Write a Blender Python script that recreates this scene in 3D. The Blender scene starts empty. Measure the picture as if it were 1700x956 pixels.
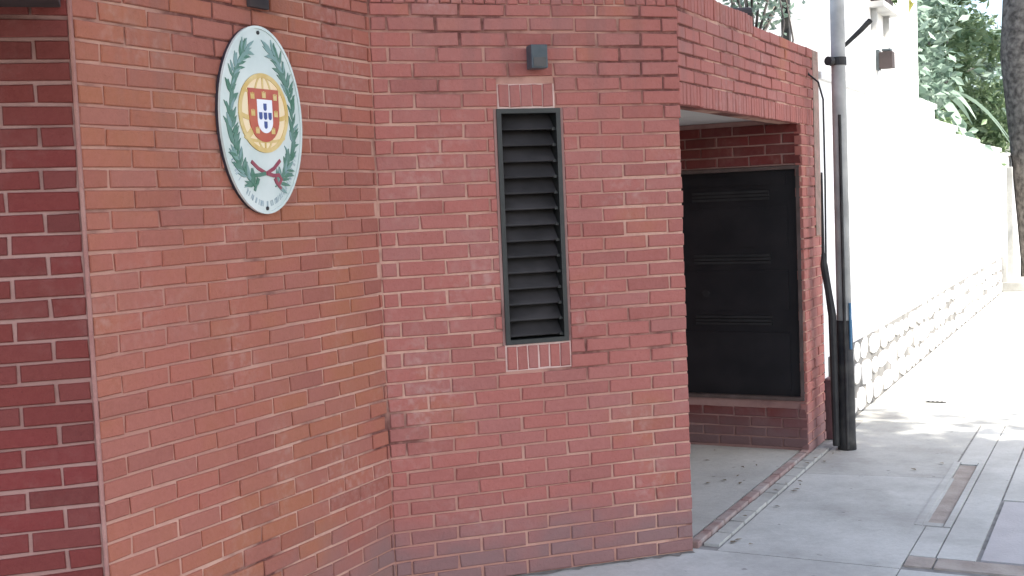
import bpy, bmesh, math, random
from mathutils import Vector, Matrix
random.seed(7)
R = math.radians
SC = bpy.context.scene
COL = SC.collection

# ------------------------------------------------------------------ camera
# world: x = away from the facade towards the street, y = along the street, z = up
HEAD, PITCH, ROLL = R(27.5), R(3.95), math.atan(.042)
fw = Vector((-math.sin(HEAD) * math.cos(PITCH), math.cos(HEAD) * math.cos(PITCH), -math.sin(PITCH)))
rt = Vector((math.cos(HEAD), math.sin(HEAD), 0))
up = rt.cross(fw)
rt2 = rt * math.cos(ROLL) - up * math.sin(ROLL)
up2 = rt * math.sin(ROLL) + up * math.cos(ROLL)
cd = bpy.data.cameras.new('camera')
cd.sensor_width = 36; cd.lens = 2000 / 1700 * 36; cd.clip_start = .05; cd.clip_end = 2000
cam = bpy.data.objects.new('camera', cd); COL.objects.link(cam)
m3 = Matrix((rt2, up2, -fw)).transposed().to_4x4()
m3.translation = Vector((2.811, -2.633, 1.63))
cam.matrix_world = m3
SC.camera = cam

# ------------------------------------------------------------------ sky, sun, exposure
SUN_EL = R(54); SUN_DIR = Vector((.94, -.32, 0)).normalized()      # horizontal direction towards the sun
w = bpy.data.worlds.new('World'); SC.world = w; w.use_nodes = True
nt = w.node_tree; nt.nodes.clear()
sky = nt.nodes.new('ShaderNodeTexSky'); sky.sky_type = 'NISHITA'; sky.sun_disc = False
sky.sun_elevation = SUN_EL; sky.sun_rotation = math.atan2(SUN_DIR.x, SUN_DIR.y)
sky.air_density = 1.0; sky.dust_density = 3.0; sky.ozone_density = .8
bg = nt.nodes.new('ShaderNodeBackground'); bg.inputs['Strength'].default_value = .15
wo = nt.nodes.new('ShaderNodeOutputWorld')
nt.links.new(sky.outputs[0], bg.inputs[0]); nt.links.new(bg.outputs[0], wo.inputs[0])
sd = bpy.data.lights.new('sun', 'SUN'); sd.energy = 4.0; sd.angle = R(.53); sd.color = (1, .95, .87)
sun = bpy.data.objects.new('sun', sd); COL.objects.link(sun)
to_sun = Vector((SUN_DIR.x * math.cos(SUN_EL), SUN_DIR.y * math.cos(SUN_EL), math.sin(SUN_EL)))
sun.rotation_euler = to_sun.to_track_quat('Z', 'Y').to_euler(); sun.location = (20, 0, 30)
SC.view_settings.view_transform = 'Standard'; SC.view_settings.look = 'None'
SC.view_settings.gamma = 1; SC.view_settings.exposure = 1.68
SC.cycles.max_bounces = 8

# ------------------------------------------------------------------ materials
def mat(name, col, rough=.8, col2=None, scale=6, bump=0, bscale=60, spec=.3, metal=0, detail=6, lo=.35, hi=.65):
    m = bpy.data.materials.new(name); m.use_nodes = True; t = m.node_tree
    b = t.nodes['Principled BSDF']; b.inputs['Roughness'].default_value = rough
    b.inputs['Specular IOR Level'].default_value = spec; b.inputs['Metallic'].default_value = metal
    b.inputs['Base Color'].default_value = (*col, 1)
    g = t.nodes.new('ShaderNodeNewGeometry')
    if col2:
        n = t.nodes.new('ShaderNodeTexNoise'); n.inputs['Scale'].default_value = scale; n.inputs['Detail'].default_value = detail
        r = t.nodes.new('ShaderNodeValToRGB'); r.color_ramp.elements[0].position = lo; r.color_ramp.elements[1].position = hi
        r.color_ramp.elements[0].color = (*col, 1); r.color_ramp.elements[1].color = (*col2, 1)
        t.links.new(g.outputs['Position'], n.inputs['Vector']); t.links.new(n.outputs[0], r.inputs[0]); t.links.new(r.outputs[0], b.inputs['Base Color'])
    if bump:
        n2 = t.nodes.new('ShaderNodeTexNoise'); n2.inputs['Scale'].default_value = bscale; n2.inputs['Detail'].default_value = 5
        bp = t.nodes.new('ShaderNodeBump'); bp.inputs['Strength'].default_value = bump; bp.inputs['Distance'].default_value = .01
        t.links.new(g.outputs['Position'], n2.inputs['Vector']); t.links.new(n2.outputs[0], bp.inputs['Height']); t.links.new(bp.outputs[0], b.inputs['Normal'])
    return m

def mix(t, fac, a, b, mode='MIX'):
    n = t.nodes.new('ShaderNodeMix'); n.data_type = 'RGBA'; n.blend_type = mode
    for sock, v in ((n.inputs[0], fac), (n.inputs[6], a), (n.inputs[7], b)):
        if isinstance(v, (int, float)): sock.default_value = v
        elif isinstance(v, tuple): sock.default_value = (*v, 1)
        else: t.links.new(v, sock)
    return n.outputs[2]

def noise(t, vec, scale, detail=4, rough=.55):
    n = t.nodes.new('ShaderNodeTexNoise'); n.inputs['Scale'].default_value = scale; n.inputs['Detail'].default_value = detail
    n.inputs['Roughness'].default_value = rough
    t.links.new(vec, n.inputs['Vector']); return n.outputs[0]

def ramp(t, v, lo, hi):
    n = t.nodes.new('ShaderNodeMapRange'); n.inputs[1].default_value = lo; n.inputs[2].default_value = hi
    t.links.new(v, n.inputs[0]); return n.outputs[0]

def math_(t, op, a, b):
    n = t.nodes.new('ShaderNodeMath'); n.operation = op; n.use_clamp = False
    for s, v in ((n.inputs[0], a), (n.inputs[1], b)):
        if isinstance(v, (int, float)): s.default_value = v
        else: t.links.new(v, s)
    return n.outputs[0]

def brick_mat(name, red, orange, dull, dark, lo=.42, hi=.62, grime=True, bl=.35):
    m = bpy.data.materials.new(name); m.use_nodes = True; t = m.node_tree
    b = t.nodes['Principled BSDF']; b.inputs['Roughness'].default_value = .82; b.inputs['Specular IOR Level'].default_value = .25
    g = t.nodes.new('ShaderNodeNewGeometry'); P = g.outputs['Position']
    oi = t.nodes.new('ShaderNodeObjectInfo')
    rnd = math_(t, 'FRACT', math_(t, 'ADD', oi.outputs['Random'], g.outputs['Random Per Island']), 0)
    c = mix(t, ramp(t, noise(t, P, 1.7, 3), lo, hi), red, orange)
    c = mix(t, math_(t, 'MULTIPLY', ramp(t, rnd, .4, 1.0), .8), c, dull)
    rnd2 = math_(t, 'FRACT', math_(t, 'MULTIPLY', rnd, 7.31), 0)
    c = mix(t, math_(t, 'MULTIPLY', ramp(t, rnd2, .70, 1.0), .6), c, dark)
    fine = ramp(t, noise(t, P, 45, 6, .7), .3, .72)
    c = mix(t, math_(t, 'MULTIPLY', fine, .28), c, tuple(min(1, v * 1.5) for v in dull))
    spots = ramp(t, noise(t, P, 120, 3, .6), .62, .75)
    c = mix(t, math_(t, 'MULTIPLY', spots, .35), c, tuple(v * .45 for v in dark))
    # lime bloom and pale smears of mortar, in patches
    bloom = math_(t, 'MULTIPLY', ramp(t, noise(t, P, 2.6, 5), .52, .7), ramp(t, noise(t, P, 30, 5), .45, .7))
    c = mix(t, math_(t, 'MULTIPLY', bloom, bl), c, (.52, .40, .36))
    mp = t.nodes.new('ShaderNodeMapping'); mp.inputs['Scale'].default_value = (9, 9, .7); t.links.new(P, mp.inputs[0])
    s2 = t.nodes.new('ShaderNodeSeparateXYZ'); t.links.new(P, s2.inputs[0])
    stk = math_(t, 'MULTIPLY', ramp(t, noise(t, mp.outputs[0], 1.0, 5, .6), .52, .72), ramp(t, s2.outputs[2], 1.3, 2.4))
    c = mix(t, math_(t, 'MULTIPLY', stk, .34), c, (.17, .11, .10))
    if grime:
        sx = t.nodes.new('ShaderNodeSeparateXYZ'); t.links.new(P, sx.inputs[0])
        h = math_(t, 'ADD', sx.outputs[2], math_(t, 'MULTIPLY', noise(t, P, 3.2, 6), -.55))
        gf = ramp(t, h, .10, -.16)
        c = mix(t, math_(t, 'MULTIPLY', gf, .62), c, (.17, .135, .135))
    t.links.new(c, b.inputs['Base Color'])
    bp = t.nodes.new('ShaderNodeBump'); bp.inputs['Strength'].default_value = .7; bp.inputs['Distance'].default_value = .005
    t.links.new(noise(t, P, 70, 6, .65), bp.inputs['Height']); t.links.new(bp.outputs[0], b.inputs['Normal'])
    return m

def mortar_mat(name, pale, mid, dark):
    m = bpy.data.materials.new(name); m.use_nodes = True; t = m.node_tree
    b = t.nodes['Principled BSDF']; b.inputs['Roughness'].default_value = .95; b.inputs['Specular IOR Level'].default_value = .1
    g = t.nodes.new('ShaderNodeNewGeometry'); P = g.outputs['Position']
    c = mix(t, ramp(t, noise(t, P, 1.3, 4), .40, .56), mid, pale)
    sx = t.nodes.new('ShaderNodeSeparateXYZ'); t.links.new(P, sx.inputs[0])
    stain_shade = math_(t, 'ADD', noise(t, P, 2.1, 5), math_(t, 'MULTIPLY', ramp(t, sx.outputs[2], 1.75, 2.3), .14))  # weathered patches, plus darkening upwards that paints in shadow lines of the joints
    c = mix(t, ramp(t, stain_shade, .57, .68), c, dark)
    c = mix(t, math_(t, 'MULTIPLY', ramp(t, noise(t, P, 25, 5), .45, .7), .5), c, mid)
    t.links.new(c, b.inputs['Base Color'])
    bp = t.nodes.new('ShaderNodeBump'); bp.inputs['Strength'].default_value = .6; bp.inputs['Distance'].default_value = .004
    t.links.new(noise(t, P, 110, 5), bp.inputs['Height']); t.links.new(bp.outputs[0], b.inputs['Normal'])
    return m

def leaf_mat(name, c1, c2, trans=.35):
    m = bpy.data.materials.new(name); m.use_nodes = True; t = m.node_tree; t.nodes.clear()
    o = t.nodes.new('ShaderNodeOutputMaterial'); d = t.nodes.new('ShaderNodeBsdfPrincipled'); d.inputs['Roughness'].default_value = .5
    tr = t.nodes.new('ShaderNodeBsdfTranslucent'); mx = t.nodes.new('ShaderNodeMixShader'); mx.inputs[0].default_value = trans
    g = t.nodes.new('ShaderNodeNewGeometry')
    c = mix(t, g.outputs['Random Per Island'], c1, c2)
    t.links.new(c, d.inputs['Base Color']); t.links.new(c, tr.inputs[0])
    t.links.new(d.outputs[0], mx.inputs[1]); t.links.new(tr.outputs[0], mx.inputs[2]); t.links.new(mx.outputs[0], o.inputs[0])
    return m

M = {}
M['brick'] = brick_mat('pink_red_brick', (.350, .118, .096), (.350, .128, .070), (.320, .132, .114), (.25, .080, .066), .57, .70)
M['brick_orange'] = brick_mat('orange_red_brick', (.335, .112, .080), (.330, .122, .066), (.305, .118, .092), (.235, .078, .060), .40, .60)
M['brick_dark'] = brick_mat('deep_red_shaded_brick', (.150, .026, .025), (.130, .027, .021), (.140, .038, .034), (.080, .018, .016), .42, .62, True, .12)  # deeper red brick, darkened further to paint in the shade on the pier
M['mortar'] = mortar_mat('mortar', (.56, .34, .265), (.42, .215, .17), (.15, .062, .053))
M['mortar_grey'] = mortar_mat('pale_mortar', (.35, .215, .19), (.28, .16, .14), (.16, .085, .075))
M['pale'] = mat('fresh_mortar', (.56, .38, .33), .95, (.66, .48, .42), 14, .4, 80)
M['fillet'] = mat('corner_mortar', (.28, .125, .11), .95, (.36, .20, .17), 5, .5, 80)
def concrete_mat(name, base, worn, stain):
    m = bpy.data.materials.new(name); m.use_nodes = True; t = m.node_tree
    b = t.nodes['Principled BSDF']; b.inputs['Roughness'].default_value = .82; b.inputs['Specular IOR Level'].default_value = .35
    g = t.nodes.new('ShaderNodeNewGeometry'); P = g.outputs['Position']
    c = mix(t, ramp(t, noise(t, P, 1.6, 6, .6), .35, .65), base, worn)
    c = mix(t, math_(t, 'MULTIPLY', ramp(t, noise(t, P, .9, 7, .7), .50, .68), .75), c, stain)
    c = mix(t, math_(t, 'MULTIPLY', ramp(t, noise(t, P, 34, 4, .7), .35, .75), .30), c, stain)
    c = mix(t, math_(t, 'MULTIPLY', ramp(t, noise(t, P, 16, 2, .5), .70, .76), .6), c, tuple(v * .5 for v in stain))
    t.links.new(c, b.inputs['Base Color'])
    bp = t.nodes.new('ShaderNodeBump'); bp.inputs['Strength'].default_value = .4; bp.inputs['Distance'].default_value = .006
    t.links.new(noise(t, P, 55, 6, .7), bp.inputs['Height']); t.links.new(bp.outputs[0], b.inputs['Normal'])
    return m
M['concrete'] = concrete_mat('concrete', (.40, .40, .375), (.50, .505, .475), (.26, .255, .235))
M['concrete_b'] = concrete_mat('concrete_worn', (.35, .35, .325), (.45, .45, .42), (.22, .21, .19))
M['tan'] = mat('tan_paving', (.27, .23, .20), .9, (.36, .32, .28), 8, .5, 60)
M['slab_dark'] = mat('purple_grey_slab', (.38, .365, .36), .85, (.44, .425, .42), 5, .3, 70)
M['lichen'] = mat('weathered_cement', (.22, .165, .13), .95, (.33, .21, .18), 14, .9, 50)
M['worn'] = mat('worn_threshold', (.24, .15, .135), .95, (.34, .30, .28), 7, .6, 60)
M['maroon_paint'] = mat('maroon_paint', (.10, .05, .055), .8, (.15, .08, .08), 8, .3, 40)
M['joint'] = mat('dark_joint', (.17, .165, .155), .95, (.27, .265, .255), 12)
M['white'] = mat('white_plaster', (.80, .79, .77), .9, (.86, .86, .85), 1.2, .25, 40)
M['stone'] = mat('whitewashed_stone', (.50, .48, .455), .9, (.80, .79, .77), 4.5, .6, 25)
M['stone_joint'] = mat('stone_joint', (.10, .097, .092), .95, (.20, .195, .185), 5)
M['plaster_ceiling'] = mat('ceiling_plaster', (.62, .61, .57), .9, (.70, .69, .66), 4, .1, 40)
M['black'] = mat('black_door_paint', (.008, .008, .010), .5, (.015, .014, .016), 5, .08, 40, .3)
M['black2'] = mat('black_louvre', (.016, .016, .017), .5, (.026, .026, .027), 9)
M['trim'] = mat('brown_grey_trim', (.075, .052, .046), .6, (.12, .085, .078), 10)
M['frame'] = mat('grey_window_frame', (.014, .016, .015), .5, (.024, .026, .023), 14, .05, 60, .5)
M['slat'] = mat('smoked_slat', (.030, .028, .028), .30, (.055, .050, .050), 7, 0, 60, .5)
M['dark'] = mat('dark_interior', (.015, .014, .015), .9)
M['steel'] = mat('galvanised_pole', (.36, .36, .35), .65, (.52, .52, .50), 7, .15, 50, .5)
M['poleblack'] = mat('black_pole_paint', (.018, .018, .02), .6, (.05, .048, .045), 12, .2, 40)
M['cable'] = mat('black_cable', (.02, .02, .022), .6, (.035, .035, .035), 20)
M['blue'] = mat('blue_tape', (.06, .16, .28), .5, (.10, .22, .34), 20)
M['lamp'] = mat('lamp_housing', (.055, .07, .078), .45, (.075, .09, .098), 20)
M['canopy'] = mat('dark_canopy', (.035, .028, .028), .7, (.06, .045, .045), 8)
M['enamel'] = mat('white_enamel', (.62, .665, .635), .25, (.50, .57, .54), 6, 0, 60, .5)
M['rimdark'] = mat('plaque_edge', (.035, .03, .04), .5)
M['gold'] = mat('gold_enamel', (.58, .38, .10), .35, (.66, .50, .22), 20, 0, 60, .5)
M['cream'] = mat('cream_enamel', (.80, .66, .42), .3, (.82, .60, .36), 10, 0, 60, .5)
M['redenamel'] = mat('red_enamel', (.40, .05, .030), .3, (.46, .09, .035), 14, 0, 60, .5)
M['whiteenamel'] = mat('shield_white', (.80, .80, .84), .25)
M['blueenamel'] = mat('shield_blue', (.05, .08, .25), .3)
M['greenenamel'] = mat('laurel_green', (.055, .16, .10), .35, (.12, .22, .18), 25)
M['greenpale'] = mat('laurel_pale_green', (.16, .28, .24), .35, (.20, .30, .30), 25)
M['maroon'] = mat('ribbon_red', (.24, .04, .07), .35, (.30, .07, .09), 20)
M['ink'] = mat('lettering_ink', (.22, .28, .30), .4, (.34, .42, .46), 15)
M['screw'] = mat('screw', (.05, .05, .05), .4, None, 6, 0, 60, .5, .8)
M['bark'] = mat('bark', (.06, .053, .048), .95, (.20, .18, .16), 11, 1.0, 14)
M['barkpale'] = mat('pale_bark', (.20, .175, .16), .95, (.28, .25, .23), 6, .8, 22)
M['dirt'] = mat('settled_dirt', (.13, .115, .10), .95, (.25, .235, .215), 18)
M['asphalt'] = mat('asphalt', (.05, .05, .05), .9, (.07, .07, .068), 5, .4, 120)
M['earth'] = mat('earth', (.16, .13, .10), .95, (.22, .18, .14), 2)
M['leaf'] = leaf_mat('street_leaf', (.035, .075, .02), (.09, .14, .035))
M['leafteal'] = leaf_mat('blue_green_leaf', (.12, .19, .145), (.27, .36, .29), .3)
M['leafpale'] = leaf_mat('light_leaf', (.11, .18, .08), (.23, .31, .16), .3)
M['dryleaf'] = leaf_mat('dry_leaf', (.10, .07, .04), (.16, .12, .06), .1)
M['leafyellow'] = leaf_mat('yellow_leaf', (.25, .27, .05), (.40, .38, .10), .4)

# ------------------------------------------------------------------ helpers
def link(name, me, m=None, parent=None):
    o = bpy.data.objects.new(name, me); COL.objects.link(o)
    if m and not me.materials: me.materials.append(M[m])
    if parent: o.parent = parent
    return o

def tag(o, label=None, cat=None, group=None, kind=None):
    if label: o['label'] = label
    if cat: o['category'] = cat
    if group: o['group'] = group
    if kind: o['kind'] = kind
    return o

def empty(name, loc=(0, 0, 0)):
    o = bpy.data.objects.new(name, None); COL.objects.link(o); o.empty_display_size = .1
    o.location = loc
    return o

class Mesh:
    def __init__(s): s.v = []; s.f = []
    def add(s, vs, fs):
        k = len(s.v); s.v += [tuple(v) for v in vs]; s.f += [tuple(i + k for i in f) for f in fs]; return s
    def box(s, x0, x1, y0, y1, z0, z1):
        return s.add([(x0, y0, z0), (x1, y0, z0), (x1, y1, z0), (x0, y1, z0), (x0, y0, z1), (x1, y0, z1), (x1, y1, z1), (x0, y1, z1)],
                     [(0, 3, 2, 1), (4, 5, 6, 7), (0, 1, 5, 4), (1, 2, 6, 5), (2, 3, 7, 6), (3, 0, 4, 7)])
    def fbox(s, F, s0, s1, d0, d1, z0, z1):
        """box in a wall frame: s along the wall, d out of it, z up"""
        P = [F.at(a, d, z) for z in (z0, z1) for a, d in ((s0, d0), (s0, d1), (s1, d1), (s1, d0))]
        return s.add(P, [(0, 1, 2, 3), (7, 6, 5, 4), (4, 5, 1, 0), (5, 6, 2, 1), (6, 7, 3, 2), (7, 4, 0, 3)])
    def tube(s, pts, rad, n=10, cap=True):
        pts = [Vector(p) for p in pts]; k0 = len(s.v)
        rads = rad if isinstance(rad, (list, tuple)) else [rad] * len(pts)
        prev = None
        for i, p in enumerate(pts):
            d = (pts[min(i + 1, len(pts) - 1)] - pts[max(i - 1, 0)]).normalized()
            a = prev if prev else (Vector((1, 0, 0)) if abs(d.x) < .9 else Vector((0, 1, 0)))
            a = (a - d * a.dot(d)).normalized(); prev = a; b = d.cross(a)
            for j in range(n):
                t = 2 * math.pi * j / n
                s.v.append(tuple(p + (a * math.cos(t) + b * math.sin(t)) * rads[i]))
        for i in range(len(pts) - 1):
            for j in range(n):
                s.f.append((k0 + i * n + j, k0 + i * n + (j + 1) % n, k0 + (i + 1) * n + (j + 1) % n, k0 + (i + 1) * n + j))
        if cap:
            s.f.append(tuple(k0 + j for j in range(n))[::-1]); s.f.append(tuple(k0 + (len(pts) - 1) * n + j for j in range(n)))
        return s
    def prism(s, poly, z0, z1):
        n = len(poly); k = len(s.v)
        s.v += [(x, y, z0) for x, y in poly] + [(x, y, z1) for x, y in poly]
        s.f.append(tuple(k + i for i in range(n))[::-1]); s.f.append(tuple(k + n + i for i in range(n)))
        for i in range(n): s.f.append((k + i, k + (i + 1) % n, k + n + (i + 1) % n, k + n + i))
        return s
    def build(s, name, m, parent=None, smooth=False, bevel=0):
        me = bpy.data.meshes.new(name); me.from_pydata(s.v, [], s.f); me.update()
        bm = bmesh.new(); bm.from_mesh(me); bmesh.ops.recalc_face_normals(bm, faces=bm.faces)
        if bevel: bmesh.ops.bevel(bm, geom=list(bm.edges), offset=bevel, segments=2, affect='EDGES', profile=.6)
        bm.to_mesh(me); bm.free()
        if smooth:
            for p in me.polygons: p.use_smooth = True
        return link(name, me, m, parent)

class Frame:
    """a vertical wall face: origin, direction along it; the outside is to the right of the direction"""
    def __init__(s, ox, oy, dx, dy):
        l = math.hypot(dx, dy); s.o = Vector((ox, oy)); s.d = Vector((dx / l, dy / l)); s.n = Vector((s.d.y, -s.d.x))
    def at(s, a, d, z):
        p = s.o + s.d * a + s.n * d; return (p.x, p.y, z)
    def mw(s, a, d, z, sx=1, sz=1, rot=0):
        m = Matrix(((s.d.x, -s.n.x, 0), (s.d.y, -s.n.y, 0), (0, 0, 1))).to_4x4()   # local x = along, local -y = outwards
        m = m @ Matrix.Rotation(rot, 4, 'Y') @ Matrix.Diagonal((sx, 1, sz, 1))
        m.translation = Vector(s.at(a, d, z)); return m

COURSE, PITCHB, JT = .064, .208, .0098
BL, BH = PITCHB - JT, COURSE - JT

def brick_geom(L, H, rng, depth=.045, c=.0035):
    """front-facing brick, slightly uneven, with worn arrises: local x along, -y outwards, z up, centred"""
    j = lambda k=.0024: rng.uniform(-k, k)
    x, z = L / 2, H / 2
    back = [(-x, depth, -z), (x, depth, -z), (x, depth, z), (-x, depth, z)]
    mid = [(-x + j(), c, -z + j()), (x + j(), c, -z + j()), (x + j(), c, z + j()), (-x + j(), c, z + j())]
    fr = [(p[0] * (1 - c / x), j(.0010), p[2] * (1 - c / z)) for p in mid]
    vs = back + mid + fr
    fs = []
    for k in range(4):
        n = (k + 1) % 4
        fs += [(k, n, 4 + n, 4 + k), (4 + k, 4 + n, 8 + n, 8 + k)]
    fs.append((8, 9, 10, 11))
    return vs, fs

_bm_cache = {}
def brick_mesh(kind, m, var):
    key = (kind, m, var)
    if key not in _bm_cache:
        rng = random.Random(hash((kind, var)) & 0xffff) if False else random.Random(sum(map(ord, kind)) * 31 + var)
        L, H = {'full': (BL, BH), 'half': (BL / 2 - JT / 2, BH), 'soldier': (.0415, .094)}[kind]
        vs, fs = brick_geom(L, H, rng)
        me = bpy.data.meshes.new('brick'); me.from_pydata(vs, [], fs); me.update()
        bm = bmesh.new(); bm.from_mesh(me); bmesh.ops.recalc_face_normals(bm, faces=bm.faces)
        bm.to_mesh(me); bm.free(); me.materials.append(M[m])
        _bm_cache[key] = me
    return _bm_cache[key]

def lay(F, parent, m, bricks, seen, rng):
    """bricks: (s0, s1, z0, z1, kind); seen(s, z) picks those built as single parts, the rest become one part"""
    rest = Mesh(); count = 0; inv = parent.matrix_world.inverted()
    for s0, s1, z0, z1, kind in bricks:
        L, H = s1 - s0, z1 - z0
        if L < .012: continue
        sc, zc = (s0 + s1) / 2, (z0 + z1) / 2
        base = {'full': BL, 'half': BL / 2 - JT / 2, 'soldier': .0415}[kind]; bh = .094 if kind == 'soldier' else BH
        if kind == 'full' and L < BL * .7: kind, base = 'half', BL / 2 - JT / 2
        me = brick_mesh(kind, m, rng.randrange(8))
        mw = F.mw(sc, rng.uniform(-.0018, .0022), zc + rng.uniform(-.0008, .0008), L / base * (1 + rng.uniform(-.012, .008)), H / bh * (1 + rng.uniform(-.05, .025)), rng.uniform(-.008, .008))
        if seen(sc, zc) and count < 298:
            o = bpy.data.objects.new('brick', me); COL.objects.link(o); o.parent = parent; o.matrix_parent_inverse = inv; o.matrix_basis = mw; count += 1
        else:
            rest.add([mw @ v.co for v in me.vertices], [tuple(p.vertices) for p in me.polygons])
    if rest.v:
        o = rest.build('brickwork', m, parent); o['kind'] = 'stuff'
    return count

def stretcher(s0, s1, z0, z1, holes, phase=0, rng=random):
    """running bond between s0..s1, z0..z1 minus rectangular holes (a, b, c, d)"""
    out = []; k = 0; z = z0
    while z + BH * .6 < z1:
        zt = min(z + BH, z1)
        spans = [(s0, s1)]
        for a, b, c, d in holes:
            if zt > c + .01 and z < d - .01:
                spans = [q for x0, x1 in spans for q in ((x0, min(x1, a)), (max(x0, b), x1)) if q[1] - q[0] > .012]
        off = phase + (PITCHB / 2 if k % 2 else 0)
        i0 = math.floor((s0 - off) / PITCHB) - 1
        x = off + i0 * PITCHB
        while x < s1:
            for x0, x1 in spans:
                a, b = max(x, x0), min(x + BL, x1)
                if b - a > .012: out.append((a + (rng.uniform(-.004, .003) if a == s0 else 0), b + (rng.uniform(-.004, .003) if b == s1 else 0), z, zt, 'full'))
            x += PITCHB
        k += 1; z += COURSE
    return out

def soldiers(s0, s1, z0, z1, n):
    p = (s1 - s0) / n
    return [(s0 + i * p + .003, s0 + (i + 1) * p - .003, z0, z1, 'soldier') for i in range(n)]

# ------------------------------------------------------------------ ground
def struct(o): o['kind'] = 'structure'; return o
struct(Mesh().box(-400, 400, -400, 400, -.5, -.16).build('ground', 'earth'))
struct(Mesh().box(4.55, 11.2, -120, 160, -.158, -.13).build('road', 'asphalt'))
struct(Mesh().box(4.40, 4.546, -120, 160, -.155, .004).build('kerb', 'concrete_b'))
pav = struct(Mesh().box(-.6, 4.396, -40, 90, -.156, -.006).build('pavement', 'joint'))
struct(Mesh().box(11.2, 15.5, -120, 160, -.155, .0).build('far_pavement', 'concrete'))
rg = random.Random(3)
def slab(poly, m='concrete', z=0, t=.03):
    o = Mesh().prism(poly, -.03 if z < .01 else 0.001, z).build('paving_slab', m, pav); return o
def rect(a, b, c, d): return [(a, c), (b, c), (b, d), (a, d)]
g = .0032
ub = [-9, -7.4, -5.8, -4.2, -2.6, -1.0, .9, 2.62]
for u0, u1 in zip(ub, ub[1:]):
    z = rg.uniform(-.001, .002)
    if u0 > -2.7:
        pass
    slab(rect(1.90 + g, 3.2 - g, u0 + g, u1 - g), 'concrete', z); slab(rect(3.2 + g, 4.39, u0 + g, u1 - g), 'concrete_b', z)
for u0, u1 in zip(ub[:5], ub[1:5]): slab(rect(-.55, 1.9 - g, u0 + g, u1 - g), 'concrete_b', rg.uniform(-.001, .001))
# forecourt in front of the zigzag walls
slab([(-.55, -2.6 + g), (1.9 - g, -2.6 + g), (1.9 - g, -1.0 - g), (-.55, -1.0 - g)], 'concrete')
slab([(-.50, -1.0 + g), (1.9 - g, -1.0 + g), (1.9 - g, .9 - g), (-.05, .9 - g), (-.05, 0.02), (-.50, -.48)], 'concrete')
slab([(-.05, .9 + g), (1.9 - g, .9 + g), (1.9 - g, 2.62 - g), (.96, 2.62 - g), (-.05, 1.6)], 'concrete')
slab([(1.085, 2.62 + g), (1.9 - g, 2.62 + g), (1.9 - g, 4.38 - g), (1.085, 4.27 - g)], 'concrete', .001)
slab([(1.085, 4.27 + g), (1.86 - g, 4.375 + g), (1.86 - g, 6.0 - g), (1.085, 6.0 - g)], 'concrete_b', 0)
# tan paving band that crosses the pavement, in short pieces
for a, b in ((1.905, 2.02), (2.03, 2.45), (2.46, 2.95), (2.96, 3.6), (3.61, 4.385)):
    slab(rect(a, b, 2.67, 2.815), 'tan', rg.uniform(.001, .004))
# long slot filled with tan grit between pale concrete edgings
slab(rect(1.885, 1.975, 3.40, 4.74), 'tan', -.003)
for q in (rect(1.845, 1.880, 3.34, 4.80), rect(1.98, 2.012, 3.34, 4.80), rect(1.885, 1.975, 3.34, 3.395), rect(1.885, 1.975, 4.745, 4.80)):
    slab(q, 'white' if False else 'concrete', .004)
slab(rect(2.02, 2.18, 2.83, 6.0 - g), 'concrete', .001)
slab(rect(1.90 + g, 2.012, 2.83, 3.33), 'concrete', .001); slab(rect(1.87, 2.012, 4.81, 6.0 - g), 'concrete', .001)
slab(rect(2.20, 3.05, 2.85, 3.93), 'slab_dark', .002); slab(rect(2.19, 3.05, 3.965, 6.0 - g), 'concrete', 0)
slab(rect(3.06, 4.385, 2.83, 6.0 - g), 'concrete_b', 0)
ub = [6.0, 7.5, 9.0, 10.6, 12.2, 13.9, 15.6, 17.4, 19.2, 21.0, 23.0, 25.0, 27.0]
for u0, u1 in zip(ub, ub[1:]):
    for a, b in ((1.0, 2.2), (2.2, 3.3), (3.3, 4.39)):
        slab(rect(a + g, b - g, u0 + g, u1 - g), rg.choice(['concrete', 'concrete', 'concrete_b']), rg.uniform(-.001, .002))
struct(Mesh().box(-.55, 4.39, 27.01, 89, -.02, -.001).build('far_pavement_sheet', 'concrete'))
dr = tag(empty('drain_grate', (1.45, 6.86, 0)), 'small dark slotted drain grate set in the sunlit pavement', 'drain')
Mesh().box(-.075, .075, -.02, .02, .003, .007).build('frame', 'screw', dr)
for k in range(4): Mesh().box(-.06 + k * .032, -.045 + k * .032, -.016, .016, .0075, .011).build('bar', 'screw', dr)

# ------------------------------------------------------------------ brick walls
FP = Frame(-.566, -.566, 1, 1)            # pier, ends at the origin
FA = Frame(0, 0, 0, 1)                    # wall with the plaque
FB = Frame(0, 1.589, 1, 1)                # wall with the window
FC = Frame(.989, 2.578, 0, 1)             # porch front
FD = Frame(-.45, 4.79, 1, 0)              # porch side wall with the door
LP, LA, LB, LC = .80, 1.589, 1.399, 2.676
TOPZ = 2.484
rng = random.Random(11)
MD = -.008                                 # mortar sits this far behind the brick faces

pier = tag(empty('brick_pier', (-.28, -.28, 0)), 'dark red brick pier with pale joints under the dark canopy', 'brick wall')
sign_wall = tag(empty('brick_wall', (0, .8, 0)), 'orange red brick wall section behind the oval crest plaque', 'brick wall')
win_wall = tag(empty('brick_wall', (.5, 2.08, 0)), 'brick wall section pierced by the tall narrow louvred window', 'brick wall')
porch = tag(empty('brick_porch', (.9, 3.9, 0)), 'brick porch with soldier course lintel and recessed black door', 'porch')
bpy.context.view_layer.update()

def child(o, parent):            # keep world placement under an offset empty
    o.parent = parent; o.matrix_parent_inverse = parent.matrix_world.inverted(); return o

_old_link = link
def link(name, me, m=None, parent=None):
    o = _old_link(name, me, m)
    if parent: child(o, parent)
    return o

def lay_under(F, parent, m, bricks, seen): return lay(F, parent, m, bricks, seen, rng)

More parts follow.
